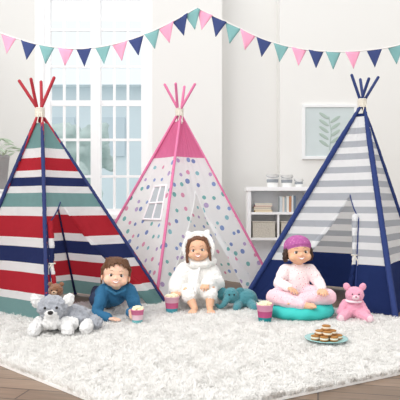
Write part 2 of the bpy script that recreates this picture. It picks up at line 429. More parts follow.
fl=[(-1.52,'t'),(-1.377,'p'),(-1.233,'n'),(-1.103,'t'),(-.966,'p'),(-.836,'n'),(-.699,'t'),(-.577,'p'),(-.461,'n'),(-.346,'t'),(-.245,'p'),(-.144,'n'),(-.055,'t'),(.036,'p'),(.137,'n'),(.238,'t'),(.346,'p'),(.461,'n'),(.584,'t'),(.714,'p'),(.836,'n'),(.959,'t'),(1.10,'p'),(1.255,'n'),(1.41,'t'),(1.56,'p')]
for x,c in fl:
    hw=.056; za,zb=cordz(x-hw*.9),cordz(x+hw*.9); tw=random.uniform(-.012,.012)
    sl=(zb-za)/(2*hw*.9)
    mb=MB(); nn=6; vs=[];fs=[]
    for k in range(nn+1):
        u=k/nn
        for j in range(nn+1):
            s=j/nn; xx=(x-hw)+(2*hw)*s; zz=cordz(xx)
            p=V((xx,tw*(1-2*s)*(.5+u),zz)).lerp(V((x+sl*.05,tw*1.5,(za+zb)/2-.130)),u*.985)
            p.y+=.004*math.sin(s*5+x*9)*u; vs.append(p)
    for k in range(nn):
        for j in range(nn): a=k*(nn+1)+j; fs.append((a,a+1,a+nn+2,a+nn+1))
    mb.add(vs,fs); o=obj('pennant',mb,[fm[c]],broot,label={'p':'pink felt pennant','n':'navy felt pennant','t':'teal felt pennant'}[c])
    o.modifiers.new('s','SOLIDIFY').thickness=.002

# ---------------------------------------------------------------- people
def hand(mb,w,d,n,side,curl=.35,sc=1.0):
    w=V(w); d=V(d).normalized(); n=V(n); n=(n-d*n.dot(d)).normalized(); lat=d.cross(n)*side
    for k in (-.018,-.009,0,.009,.018): mb.cap(w+lat*k*.55*sc,.012*sc,w+d*.042*sc+lat*k*1.15*sc,.0105*sc)
    L=(.034,.039,.036,.028); offs=(.0235,.008,-.008,-.0235)
    for i in range(4):
        b=w+d*(.044-.004*abs(i-1.2))*sc+lat*offs[i]*sc
        dd=(d+lat*offs[i]*7).normalized(); pts=[b]; a=curl*.5+.05*i
        for s_,q in ((.45,0),(.32,1),(.23,2)):
            dr=(dd*math.cos(a)+n*math.sin(a)); pts.append(pts[-1]+dr*L[i]*s_*sc); a+=curl
        mb.tube(pts,[.0070*sc,.0066*sc,.0062*sc,.0054*sc],n=10)
    b=w+d*.010*sc+lat*.014*sc; p1=b+(d*.5+lat*.8+n*.2).normalized()*.024*sc; p2=p1+(d*.85+lat*.35+n*.35).normalized()*.018*sc; p3=p2+(d+n*.4).normalized()*.012*sc
    mb.tube([b,p1,p2,p3],[.0105*sc,.009*sc,.0078*sc,.0064*sc],n=10)
def headparts(mb,M):
    mb.ell((0,.012,.020),(.085,.090,.080),0,M,22)
    mb.ell((0,-.016,-.030),(.077,.061,.053),0,M,20)
    mb.ell((0,-.042,-.064),(.032,.026,.020),0,M)
    for s in (-1,1):
        mb.ell((s*.042,-.038,-.040),(.035,.029,.029),0,M)
        mb.ell((s*.086,.012,-.022),(.008,.017,.023),0,M,rot=Euler((0,0,s*.35)))
        mb.ell((s*.0065,-.077,-.031),(.0055,.006,.0050),0,M)
    mb.tube([(0,-.073,-.016),(0,-.077,-.024),(0,-.081,-.030)],[.005,.006,.0072],0,M)
    mb.ell((0,-.066,-.051),(.026,.011,.014),0,M)
def person(label,loc,J,headM,skin,eyes='#3a2417',brow='#3c2a20',lipc='#d27c77',name='person'):
    mb=MB(); H=headM
    headparts(mb,H)
    nk=V(J['neck']); mb.cap(H@V((0,.022,-.05)),.038,nk,.038)
    mb.tube([J['pelvis'],(V(J['pelvis'])+V(J['chest']))/2,J['chest']],[.080,.076,.074])
    mb.cap(J['chest'],.067,nk-(nk-V(J['chest']))*.3,.044)
    mb.cap(J['sh'][0],.035,J['sh'][1],.035)
    for i in (0,1):
        mb.tube([J['sh'][i],V(J['sh'][i]).lerp(V(J['el'][i]),.5),J['el'][i]],[.035,.033,.028]); mb.tube([J['el'][i],V(J['el'][i]).lerp(V(J['wr'][i]),.35),J['wr'][i]],[.028,.028,.018])
        hd,hn,sd,cu=J['hand'][i]; hand(mb,J['wr'][i],hd,hn,sd,cu)
        mb.cap(J['pelvis'],.06,J['hip'][i],.060)
        mb.tube([J['hip'][i],V(J['hip'][i]).lerp(V(J['kn'][i]),.5),J['kn'][i]],[.060,.056,.043]); mb.tube([J['kn'][i],V(J['kn'][i]).lerp(V(J['an'][i]),.35),J['an'][i]],[.042,.044,.026])
        a,t=V(J['an'][i]),V(J['toe'][i]); d=(t-a).normalized()
        mb.cap(a-d*.012+V((0,0,-.004)),.024,a+(t-a)*.7,.022); 
        side=d.cross(V((0,0,1))); side=side.normalized() if side.length>.1 else V((1,0,0))
        mb.cap(a+(t-a)*.7-side*.012,.016,a+(t-a)*.7+side*.012,.016)
        for k in range(5):
            o=side*(k-2)*.0115; b=a+(t-a)*.72+o; mb.cap(b,.009,b+(t-a)*(.34-.03*abs(k-(0 if i else 4))),.0075)
    me=blob(mb,.0032,4,name='body')
    sm=mat('skin',skin,.5,spec=.3,var=.04,vscale=12); sm.node_tree.nodes['Principled BSDF'].inputs['Subsurface Weight'].default_value=.2
    sm.node_tree.nodes['Principled BSDF'].inputs['Subsurface Radius'].default_value=(.02,.008,.004)
    bv=BVHTree.FromPolygons([v.co.copy() for v in me.vertices],[tuple(p.vertices) for p in me.polygons])
    root=obj(name,me,[sm],loc=loc,label=label,category='person')
    R=H.to_3x3().normalized(); k_=H.to_scale()[0]
    def snap(x,z,out=0):
        o=H@V((x,-.3,z)); d=(R@V((0,1,0))).normalized(); h=bv.ray_cast(o,d)
        p=h[0] if h[0] else H@V((x,-.07,z))
        return p-d*out
    ew=mat('eye_white','#efece8',.25); ei=mat('iris',eyes,.15,spec=.6); gl=mat('eye_glint','#ffffff',.1); lash=mat('brow_hair',brow,.8)
    for s in (-1,1):
        c=snap(s*.032,-.010); mb=MB(); Rm=R.to_euler()
        mb.ell(c,(.0145*k_,.0052*k_,.0092*k_),0,rot=Rm,n=16); mb.ell(c+R@V((0,-.0022,0)),(.0096*k_,.0042*k_,.0092*k_),1,rot=Rm,n=14); mb.ell(c+R@V((.003,-.0064,.003)),.0016,2)
        obj('eye',mb,[ew,ei,gl],root)
        mb=MB(); mb.tube([snap(s*(.032+dx),-.010+.0104*math.cos(dx/.016*1.4),.002) for dx in (-.015,-.009,0,.009,.015)],[.0006,.0013,.0015,.0014,.0009],n=6); obj('eyelid',mb,[lash],root)
        mb=MB(); mb.tube([snap(s*(.018+.009*k),.0150+(0,.0050,.0060,.002)[k],.0) for k in range(4)],[.0008,.0015,.0014,.0007],n=6); obj('eyebrow',mb,[lash],root)
    lm=mat('lips',lipc,.4); tm=mat('teeth','#fbfaf4',.3)
    ks=[-1,-.75,-.5,-.25,0,.25,.5,.75,1]
    up=lambda k:-.0475+.008*k*k
    lo=lambda k:-.0605+.021*k*k
    mb=MB(); mb.tube([snap(k*.024,up(k),.0005) for k in ks],[.001,.0015,.0018,.0019,.0017,.0019,.0018,.0015,.001],n=8)
    mb.tube([snap(k*.024,lo(k),.0005) for k in ks],[.001,.0017,.0023,.0026,.0028,.0026,.0023,.0017,.001],n=8); obj('lips',mb,[lm],root)
    mb=MB(); vs=[snap(k*.0235,up(k)+(lo(k)-up(k))*v/4,.0014) for v in range(5) for k in ks]
    mb.add(vs,[(v*9+k,v*9+k+1,v*9+k+10,v*9+k+9) for v in range(4) for k in range(8)]); obj('teeth',mb,[tm],root)
    return root,H
def cloth(parts,m,root,name,voxel=.0055,it=5,namp=.003,ns=22):
    mb=MB()
    for p in parts:
        if p[0]=='t': mb.tube(p[1],p[2],n=14)
        else: mb.ell(p[1],p[2])
    return obj(name,blob(mb,voxel,it,namp,ns,name),[m],root)
def L_(a,b,t): return V(a).lerp(V(b),t)
def top_parts(J,e=.013,cuff=.9):
    P=[('t',[J['pelvis'],(V(J['pelvis'])+V(J['chest']))/2,J['chest']],[.084+e,.080+e,.076+e]),('t',[J['chest'],L_(J['chest'],J['neck'],.85)],[.070+e,.036+e]),('t',[J['sh'][0],J['sh'][1]],[.035+e,.035+e])]
    for i in (0,1):
        P.append(('t',[J['sh'][i],L_(J['sh'][i],J['el'][i],.5),J['el'][i],L_(J['el'][i],J['wr'][i],cuff)],[.036+e,.035+e,.032+e,.022+e]))
    return P
def leg_parts(J,e=.012,cuff=.88):
    P=[]
    for i in (0,1):
        P+=[('t',[J['pelvis'],J['hip'][i]],[.070+e,.062+e]),('t',[J['hip'][i],L_(J['hip'][i],J['kn'][i],.5),J['kn'][i],L_(J['kn'][i],J['an'][i],.5),L_(J['kn'][i],J['an'][i],cuff)],[.060+e,.057+e,.046+e,.045+e,.032+e])]
    return P
def hair(root,H,hexc,locks,capc=(0,.026,.036),capr=(.091,.090,.083),name='hair',namp=.0022,ns=90):
    mb=MB(); mb.ell(capc,capr,0,H,20)
    H2=H@Matrix.Diagonal((1.10,1.04,1.0,1))
    for pts,r in locks: mb.tube(pts,r,0,H2,n=8)
    m=mat('hair_strands',hexc,.5,var=.45,vscale=60,spec=.4,bump=.6,bscale=120)
    return obj(name,blob(mb,.0038,1,namp,ns,name),[m],root)
def HM(c,rx=0,ry=0,rz=0,s=1.0): return Matrix.Translation(V(c))@Euler((math.radians(rx),math.radians(ry),math.radians(rz)),'XYZ').to_matrix().to_4x4()@Matrix.Scale(s,4)

# --- boy lying on his front, propped on elbows
J=dict(pelvis=(-.15,.40,.105),chest=(-.03,.08,.175),neck=(0,-.0,.240),sh=[(-.100,.03,.208),(.092,.0,.208)],el=[(-.140,-.07,.052),(.150,-.03,.052)],
 wr=[(-.035,-.155,.038),(.106,-.125,.075)],hand=[((.95,-.25,0),(0,-.1,-1),1,.15),((.30,-.95,0),(1,.2,0),-1,.5)],
 hip=[(-.21,.38,.085),(-.09,.42,.085)],kn=[(-.25,.58,.055),(-.14,.60,.055)],an=[(-.29,.74,.10),(-.19,.76,.08)],toe=[(-.31,.80,.05),(-.20,.82,.045)])
root,H=person('child with short brown hair in blue hooded top, propped on elbows',(-.6,4.03,.02),J,HM((-.0,-.065,.334),-10,5,10,1.10),'#f4c8ae',brow='#7a5238')
sw=mat('sweater_knit','#356f96',.9,bump=.4,bscale=120,var=.12)
cloth(top_parts(J,.014,.90),sw,root,'hooded_top',.005,3,.005,26)
cloth([('t',[(-.065,-.03,.225),(-.080,.04,.240),(-.05,.09,.240),(0,.11,.235),(.05,.09,.240),(.075,.04,.240),(.060,-.03,.225)],[.016,.024,.029,.032,.029,.024,.016]),('t',[(-.055,-.03,.218),(0,-.070,.195),(.055,-.03,.218)],[.012,.012,.012])],mat('hood_knit','#3f7fa8',.9,bump=.4,bscale=120),root,'hood',.005,3,.003,40)
cloth(leg_parts(J,.010,.95),mat('jeans','#3c4a66',.9,var=.15),root,'trousers')
lk=[]
for k in range(16):
    a=-1.3+2.6*k/15; j=random.uniform(-.006,.006)
    lk.append(([(math.sin(a)*.03-.01,.0,.102),(math.sin(a)*.062-.005+j,-.050*math.cos(a)-.006,.090),(math.sin(a)*.082+.006+j,-.080*math.cos(a),.054-.035*abs(math.sin(a))+.012*(k%2))],[.012,.010,.004]))
for s in (-1,1):
    for k in range(6):
        lk.append(([(s*.05,.01+.012*k,.085),(s*.080,-.008+.014*k,.035),(s*.081,-.008+.017*k,-.006-.011*k)],[.015,.011,.005]))
for k in range(7):
    a=-.9+1.8*k/6; lk.append(([(math.sin(a)*.04,.07,.08),(math.sin(a)*.075,.10,.02),(math.sin(a)*.07,.085,-.05)],[.022,.02,.01]))
for k in range(16): lk.append(([(random.uniform(-.03,.03),.01,.092),(random.uniform(-.07,.07),random.uniform(-.04,.06),.108)],[.011,.004]))
hair(root,H,'#644129',lk)

# --- child in fluffy hooded robe
J=dict(pelvis=(0,.05,.09),chest=(0,.03,.26),neck=(0,.015,.34),sh=[(-.10,.02,.30),(.10,.02,.30)],el=[(-.165,-.04,.20),(.155,-.03,.195)],
 wr=[(-.170,-.15,.165),(.075,-.180,.225)],hand=[((-.12,-.8,-.35),(0,-.3,-1),1,.45),((-.3,-.75,-.45),(-.1,-.3,-1),-1,.4)],
 hip=[(-.06,.0,.085),(.06,.0,.085)],kn=[(-.085,-.14,.155),(.10,-.165,.185)],an=[(-.02,-.225,.037),(.095,-.235,.042)],toe=[(-.04,-.295,.018),(.105,-.305,.018)])
root,H=person('child in fluffy white hooded robe reaching into a popcorn bucket',(-.02,4.48,.02),J,HM((.01,-.02,.47),-10,-5,-6,1.08),'#e6b797',brow='#6d4f3a')
fl_=mat('fleece','#f9f7f3',.95,bump=.7,bscale=110,sheen=.4)
pp=top_parts(J,.036,.86)+[('t',[J['pelvis'],(0,.02,.12)],[.140,.130]),('t',[(-.11,.0,.08),(.11,.0,.08)],[.09,.09])]
for i in (0,1): pp+=[('t',[J['hip'][i],J['kn'][i],L_(J['kn'][i],J['an'][i],.28)],[.090,.060,.062])]
cloth(pp,fl_,root,'fleece_robe',.0055,5,.0045,60)
cloth([('t',[(.02,-.060,.345),(.005,-.090,.30),(-.005,-.116,.25),(-.015,-.132,.20),(-.015,-.155,.14)],[.010,.011,.012,.012,.012]),('t',[(-.155,-.108,.178),(-.157,-.112,.177)],[.038,.038]),('t',[(.090,-.150,.220),(.089,-.154,.221)],[.038,.038])],mat('fleece_trim','#ffffff',.95,bump=.7,bscale=110),root,'robe_trim',.0045,3,.003,60)
mb=MB(); mb.ell((0,.062,.014),(.120,.114,.130),0,H,24)
ring=[(.104*math.cos(a),-.016+.016*abs(math.sin(a)),.010+.113*math.sin(a)) for a in [2*math.pi*k/28 for k in range(29)]]
mb.tube(ring,.021,0,H,n=10)
for s in (-1,1): mb.ell((s*.072,.012,.124),(.024,.016,.026),0,H)
mb.tube([(-.10,.03,-.09),(-.05,-.015,-.110),(.05,-.015,-.110),(.10,.03,-.09)],.028,0,H)
obj('hood',blob(mb,.0055,4,.0045,60,'hood'),[fl_],root)
lk=[]
for s in (-1,1):
    for k in range(9): lk.append(([(s*.004,-.034-.002*k,.094-.002*k),(s*(.044+.002*k),-.044,.078-.002*k),(s*(.073),-.042,.015),(s*(.078),-.040,-.04-.006*k)],[.011,.012,.011,.008]))
hair(root,H,'#6d4731',lk,(0,.020,.028),(.088,.090,.080),namp=.007,ns=50)

# --- child with head wrap on the turquoise cushion
J=dict(pelvis=(0,.05,.185),chest=(0,.03,.315),neck=(0,.02,.38),sh=[(-.095,.02,.342),(.095,.02,.342)],el=[(-.150,-.03,.250),(.155,-.02,.245)],
 wr=[(-.09,-.160,.235),(.145,-.155,.225)],hand=[((.45,-.75,-.25),(0,-.3,-1),1,.3),((.05,-.85,-.3),(0,-.3,-1),-1,.3)],
 hip=[(-.07,.0,.165),(.07,.0,.165)],kn=[(-.205,-.12,.165),(.205,-.12,.165)],an=[(.01,-.245,.125),(-.045,-.195,.155)],toe=[(.075,-.270,.12),(-.115,-.215,.135)])
root,H=person('child in pale pink pyjamas and patterned magenta head wrap, sitting cross-legged',(.733,4.15,.02),J,HM((0,-.015,.482),-10,-3,4,1.08),'#e8b795',brow='#5a4032')
def voro(name,sc,c0,c1,c2,a=.24,b_=.5):
    m=mat(name,c0,.9); nt=m.node_tree; b=nt.nodes['Principled BSDF']
    tc=nt.nodes.new('ShaderNodeTexCoord'); vo=nt.nodes.new('ShaderNodeTexVoronoi'); vo.inputs['Scale'].default_value=sc; nt.links.new(tc.outputs['Object'],vo.inputs['Vector'])
    r=nt.nodes.new('ShaderNodeValToRGB'); r.color_ramp.interpolation='CONSTANT'; e=r.color_ramp.elements; e[0].color=lin(c0); e[1].position=a; e[1].color=lin(c1); q=e.new(b_); q.color=lin(c2)
    nt.links.new(vo.outputs['Distance'],r.inputs[0]); nt.links.new(r.outputs[0],b.inputs['Base Color']); return m
cloth(leg_parts(J,.012,.86),voro('pyjama_print',45,'#e39bb0','#f6d3db','#f3cbd4',.20,.5),root,'pyjama_trousers',.005,5,.003,26)
cloth(top_parts(J,.011,.9),voro('pyjama_top_print',45,'#e8aab9','#fbf0ef','#f9e9ea',.20,.5),root,'pyjama_top',.005,5,.003,26)
lk=[]
for s in (-1,1):
    for k in range(5): lk.append(([(s*.060,-.012+.012*k,.05),(s*.080,-.006+.014*k,.0),(s*.082,.0+.016*k,-.03),(s*.078,.004+.016*k,-.055)],[.012,.012,.011,.009]))
hair(root,H,'#3e291f',lk,(0,.034,.010),(.086,.082,.080),namp=.006,ns=55)
kn=voro('wrap_print',55,'#d48fbb','#b3629c','#ac5a97',.20,.55)
mb=MB(); mb.ell((0,.020,.042),(.095,.099,.076),0,H,26)
rg=[(.090*math.cos(a),.020+.096*math.sin(a),.036+.012*math.sin(-a)) for a in [2*math.pi*k/28 for k in range(29)]]; mb.tube(rg,.007,0,H)
mb.tube([(.02,.10,.02),(.03,.13,-.01),(.02,.12,-.05)],[.014,.016,.010],0,H)
obj('head_wrap',blob(mb,.0040,6,.0,50,'wrap'),[kn],root)

# ---------------------------------------------------------------- cushion
mb=MB(); prof=[(0,.004),(.16,.002),(.22,.010),(.252,.034),(.260,.056),(.246,.088),(.20,.110),(.15,.112),(.07,.100),(0,.094)]
mb.lathe(prof,n=64)
me=mb.mesh('cushion')
for v in me.vertices:
    a=math.atan2(v.co.y,v.co.x); r=math.hypot(v.co.x,v.co.y); 
    if r>.12: v.co.z+=.005*math.sin(a*12)*(r-.12)/.12*(1 if v.co.z>.03 else 0)
obj('round_cushion',me,[mat('cushion_turquoise','#3cc4bc',.6,bump=.2,bscale=30)],loc=(.733,4.12,.022),label='round turquoise floor cushion under the seated child',category='cushion')

# ---------------------------------------------------------------- popcorn buckets
popm=mat('popcorn_white','#fbf0cf',.85,var=.12,vscale=60)
def bucket(loc,h,rt,rb,c1,c2,c3,label):
    e_=ramp_mat('bucket_print',[(0,c1),(h*.34,c2),(h*.68,c3)],scale=1)
    mb=MB(); mb.lathe([(0,.003),(rb*.98,.001),(rb,.004),(rt,h),(rt+.004,h+.002),(rt+.003,h+.006),(rt-.003,h+.004),(rb-.004,.008),(0,.008)],n=36)
    o=obj('popcorn_bucket',mb,[e_],loc=loc,label=label,category='bucket')
    mb=MB(); 
    for k in range(60):
        a=random.uniform(0,6.28); r=rt*.80*math.sqrt(random.random()); z=h-.004+.022*(1-(r/rt)**2)+random.uniform(-.004,.006)
        c=V((r*math.cos(a),r*math.sin(a),z))
        for q in range(3): mb.ell(c+V([random.uniform(-.006,.006) for _ in range(3)]),random.uniform(.005,.008),n=7)
    mb.lathe([(0,h*.5),(rt*.72,h*.5),(rt*.9,h-.006),(0,h+.004)],n=20)
    obj('popcorn',mb,[popm],loc=loc,kind='stuff',label='heap of pale popcorn filling the bucket',category='popcorn')
bucket((-.434,3.850,.022),.10,.044,.034,'#6fb9be','#f3d3de','#d9799f','small pink and teal popcorn cup beside the lying child')
bucket((-.215,4.24,.022),.125,.056,.042,'#4f9fae','#d56a93','#e9b7c8','pink and teal popcorn bucket under the robed child')
bucket((.455,3.90,.022),.125,.058,.042,'#2e8f96','#c75d8d','#e6a3bf','pink and teal popcorn bucket beside the turquoise cushion')

# ---------------------------------------------------------------- plush toys
black=mat('plush_nose','#2a2627',.35)
def fur(n,c): return mat(n,c,.95,bump=.8,bscale=110,sheen=.4,var=.1,vscale=30)
def part(parts,m,root,name,voxel=.005,it=3,namp=.004,ns=60):
    mb=MB()
    for p in parts:
        if p[0]=='t': mb.tube(p[1],p[2],n=12)
        else: mb.ell(p[1],p[2],rot=p[3] if len(p)>3 else None)
    return obj(name,blob(mb,voxel,it,namp,ns,name),[m],root)
g1=fur('plush_grey','#a9acb4'); w1=fur('plush_white','#eeedec')
me_root=part([('e',(.03,.06,.090),(.155,.12,.084)),('e',(-.06,.0,.11),(.090,.085,.080)),('t',[(.13,.07,.07),(.20,.03,.05)],[.060,.050]),
   ('e',(-.065,-.035,.175),(.100,.085,.078))],g1,None,'plush_dog',.006,2,.013,46)
me_root.location=(-.885,3.60,.02); me_root.rotation_euler=(0,0,math.radians(8)); me_root['label']='grey and white fluffy toy dog slumped on the rug'; me_root['category']='stuffed toy'
part([('e',(-.065,-.105,.148),(.042,.034,.030)),('e',(-.065,-.085,.122),(.050,.035,.030))],w1,me_root,'muzzle',.005,3,.004)
for s in (-1,1):
    part([('e',(-.065+s*.098,-.040,.218),(.038,.026,.048),Euler((0,s*.5,0)))],w1,me_root,'ear',.005,2,.009)
    mb=MB(); mb.ell((-.065+s*.036,-.116,.186),.0090); obj('eye',mb,[black],me_root)
    part([('t',[(-.065+s*.080,-.03,.08),(-.065+s*.105,-.13,.044)],[.042,.038])],w1,me_root,'paw',.006,2,.010)
part([('t',[(.15,-.0,.05),(.15,-.10,.048)],[.045,.042])],w1,me_root,'hind_paw',.006,2,.010)
part([('e',(-.065,-.085,.085),(.060,.035,.045)),('e',(.03,-.06,.07),(.08,.03,.05))],w1,me_root,'chest_patch',.006,2,.010)
mb=MB(); mb.ell((-.065,-.140,.160),(.018,.011,.013)); obj('nose',mb,[black],me_root)
b1=fur('plush_brown','#8d6248'); b2=fur('plush_tan','#cfae90')
bb=part([('e',(0,.01,.11),(.055,.045,.10)),('e',(0,0,.245),(.052,.046,.048)),('t',[(-.045,0,.16),(-.07,-.02,.11)],[.02,.02]),('t',[(.045,0,.16),(.07,-.02,.11)],[.02,.02])],b1,None,'plush_bear',.005,3,.005)
bb.location=(-.985,3.80,.02); bb['label']='brown toy bear propped behind the grey toy dog'; bb['category']='stuffed toy'
for s in (-1,1):
    part([('e',(s*.038,0,.288),(.018,.010,.018))],b1,bb,'ear',.004,2,.002); mb=MB(); mb.ell((s*.018,-.043,.254),.005); obj('eye',mb,[black],bb)
part([('e',(0,-.042,.236),(.020,.016,.015))],b2,bb,'muzzle',.004,2,.002)
mb=MB(); mb.ell((0,-.058,.241),(.006,.004,.005)); obj('nose',mb,[black],bb)
t1=fur('plush_teal','#4f8f99'); t2=mat('plush_ear_lining','#8dbcc0',.9)
el=part([('e',(.05,.03,.085),(.105,.085,.08)),('e',(-.06,-.02,.115),(.066,.062,.064)),('t',[(-.09,-.06,.10),(-.12,-.095,.06),(-.15,-.10,.035),(-.175,-.085,.05)],[.03,.024,.019,.016]),
   ('t',[(.0,-.04,.05),(-.02,-.10,.032)],[.036,.032]),('t',[(.10,-.04,.05),(.12,-.10,.032)],[.038,.033]),('t',[(.14,.06,.08),(.17,.07,.04)],[.012,.008])],t1,None,'plush_elephant',.005,3,.003)
el.location=(.305,4.41,.02); el['label']='teal toy elephant lying on the rug by the dotted tent'; el['category']='stuffed toy'
for s,x in ((-1,-.125),(1,.01)):
    part([('e',(x,-.015,.125),(.050,.014,.056),Euler((0,s*.2,s*.35)))],t1,el,'ear',.005,2,.002)
    mb=MB(); mb.ell((x+(-s)*.048,-.078,.13),.007); obj('eye',mb,[black],el)
p1=fur('plush_pink','#f0a8c0'); p2=fur('plush_pale','#f9d5de')
be=part([('e',(0,.02,.080),(.074,.064,.078)),('e',(.012,-.015,.185),(.068,.058,.058)),('t',[(-.055,0,.12),(-.095,-.03,.06)],[.028,.026]),('t',[(.055,0,.12),(.095,-.03,.055)],[.028,.026]),
   ('t',[(-.045,-.03,.045),(-.095,-.12,.034)],[.036,.032]),('t',[(.045,-.03,.045),(.095,-.12,.034)],[.036,.032])],p1,None,'plush_bear',.005,3,.004)
be.location=(1.105,4.02,.02); be.rotation_euler=(0,0,math.radians(-8)); be['label']='pink toy bear sitting on the rug by the grey striped tent'; be['category']='stuffed toy'
for s in (-1,1):
    part([('e',(.012+s*.056,-.01,.240),(.026,.013,.030),Euler((0,s*.4,0)))],p1,be,'ear',.004,2,.002)
    mb=MB(); mb.ell((.012+s*.023,-.069,.195),.005); obj('eye',mb,[black],be)
    part([('e',(s*.098,-.148,.038),(.022,.008,.024))],p2,be,'foot_pad',.004,2,.001)
part([('e',(.012,-.064,.171),(.027,.022,.02))],p2,be,'muzzle',.004,2,.002)
mb=MB(); mb.ell((.012,-.086,.179),(.007,.005,.005)); obj('nose',mb,[mat('plush_nose_rose','#b0587a',.6)],be)
mb=MB(); mb.torus((0.005,.0,.138),.052,.010); obj('neck_ribbon',mb,[mat('ribbon','#fbe7ee',.6)],be)

# ---------------------------------------------------------------- plate with cookies
pz=.040
mb=MB(); mb.lathe([(0,.0),(.06,.0),(.075,.003),(.118,.012),(.128,.016),(.127,.019),(.115,.015),(.07,.007),(0,.006)],n=48)
obj('plate',mb,[mat('plate_glaze','#9fd0cf',.25,spec=.5)],loc=(.754,3.32,pz),label='pale teal plate of sandwich cookies on the rug',category='plate')
cm=mat('cookie_crust','#b07c44',.8,bump=.5,bscale=200,var=.2,vscale=60); cr=mat('cookie_cream','#f6ecd8',.7)
pos=[(-.068,-.015,0),(-.035,.045,0),(-.022,-.045,0),(.03,.05,0),(.035,-.045,0),(.072,.005,0),(.004,.0,0),(-.04,-.005,1),(.035,.0,1),(.0,-.035,1),(0,.03,1),(.0,-.002,2)]
proto=None
for i,(x,y,l) in enumerate(pos):
    loc=(.754+x,3.32+y,pz+.009+l*.0285); rz=random.uniform(0,6)
    if proto is None:
        mb=MB(); mb.lathe([(0,0),(.022,0),(.0265,.003),(.026,.006),(.02,.0075),(0,.0075)],n=24); mb.lathe([(0,.019),(.02,.019),(.026,.0205),(.0265,.0245),(.020,.0275),(0,.028)],n=24)
        o=obj('sandwich_cookie',mb,[cm],loc=loc,label='round brown sandwich cookie with cream filling on the plate',category='cookie',group='cookies on the plate')
        mb=MB(); mb.lathe([(0,.0075),(.023,.0075),(.0262,.013),(.023,.019),(0,.019)],n=24); c=obj('cream_filling',mb,[cr],o); proto=(o,c)
    else:
        o=proto[0].copy(); c=proto[1].copy(); COL.objects.link(o); COL.objects.link(c); c.parent=o; o.location=loc
    o.rotation_euler=(0,0,rz)

# ---------------------------------------------------------------- bookshelf
sx0,sx1,sy0,sy1,sh=.59,1.36,6.90,7.16,1.075
bs=empty('bookshelf',((sx0+sx1)/2,(sy0+sy1)/2,0),label='low white open bookshelf against the wall',category='bookshelf')
cx,cy=(sx0+sx1)/2,(sy0+sy1)/2; hw,hd=(sx1-sx0)/2,(sy1-sy0)/2
SW=mat('shelf_white','#fdfdfe',.5)
mb=MB(); mb.box((-hw,-hd,0),(-hw+.045,hd,sh-.05)); mb.box((hw-.045,-hd,0),(hw,hd,sh-.05)); mb.box((-hw+.045,hd-.015,.0),(hw-.045,hd,sh-.05)); bevel(obj('case',mb,[SW],bs,smooth=False),.003)
mb=MB(); mb.box((-hw-.015,-hd-.015,sh-.05),(hw+.015,hd,sh)); bevel(obj('top_board',mb,[SW],bs,smooth=False),.003)
for z in (.08,.42,.74):
    mb=MB(); mb.box((-hw+.045,-hd+.005,z-.01),(hw-.045,hd-.015,z+.022)); bevel(obj('shelf_board',mb,[SW],bs,smooth=False),.002)
mb=MB(); mb.box((-.012,-hd+.01,.102),(.012,hd-.015,.73)); obj('divider',mb,[SW],bs,smooth=False)
pg=mat('paper_pages','#f3ead6',.9)
def book(loc,dims,hexc,flat,grp,lab):
    w,d,h=dims; mb=MB(); c=.003
    if flat:
        mb.box((-w/2,-d/2,0),(w/2,d/2,c)); mb.box((-w/2,-d/2,h-c),(w/2,d/2,h)); mb.box((-w/2,-d/2,c),(-w/2+c,d/2,h-c)) ; mb.box((-w/2+c,-d/2+.004,c),(w/2-.004,d/2-.004,h-c),1)
    else:
        mb.box((-w/2,-d/2,0),(-w/2+c,d/2,h)); mb.box((w/2-c,-d/2,0),(w/2,d/2,h)); mb.box((-w/2+c,-d/2,0),(w/2-c,-d/2+c,h)); mb.box((-w/2+c,-d/2+c,.003),(w/2-c,d/2-.004,h-.004),1)
    obj('book',mb,[mat('book_cover',hexc,.6),pg],loc=loc,smooth=False,label=lab,category='book',group=grp)
z=.7625
for i,(c,l) in enumerate([('#d9b25c','yellow'),('#e6e2da','cream'),('#8a6f5a','brown'),('#d8a3a8','pink'),('#c9d4d6','pale grey')]):
    book((cx-.19+random.uniform(-.01,.01),cy-.03,z),(.22,.16,.022),c,True,'flat stack of books',f'{l} book lying in a stack on the shelf'); z+=.0225
x=cx+.02
for i,(c,l) in enumerate([('#cdd6da','pale blue'),('#e9ddd2','cream'),('#a9b7bd','grey'),('#f0efe9','white'),('#c98f6b','orange'),('#dfe3e4','light grey'),('#6f7f8f','slate')]):
    w=random.uniform(.022,.035); book((x+w/2,cy-.03,.7625),(w,.15,random.uniform(.18,.225)),c,False,'upright row of books',f'{l} book standing upright on the shelf'); x+=w+.002
wk=mat('wicker_cream','#d6d0c4',.9,bump=1,bscale=70,var=.2,vscale=50)
for k in (-.178,.178):
    mb=MB(); mb.box((-.14,-.10,0),(.14,.10,.012)); 
    for a,b in (((-.14,-.10,.012),(.14,-.088,.2)),((-.14,.088,.012),(.14,.10,.2)),((-.14,-.088,.012),(-.128,.088,.2)),((.128,-.088,.012),(.14,.088,.2))): mb.box(a,b)
    mb.box((-.146,-.106,.19),(.146,-.085,.205))
    bevel(obj('storage_basket',mb,[wk],loc=(cx+k,cy-.010,.4425),smooth=False,label='cream woven storage basket in the shelf',category='basket',group='baskets in the shelf'),.004)
jarm=mat('pail_white','#f5f5f3',.4); dk=mat('pail_grey_band','#9aa0a6',.6)
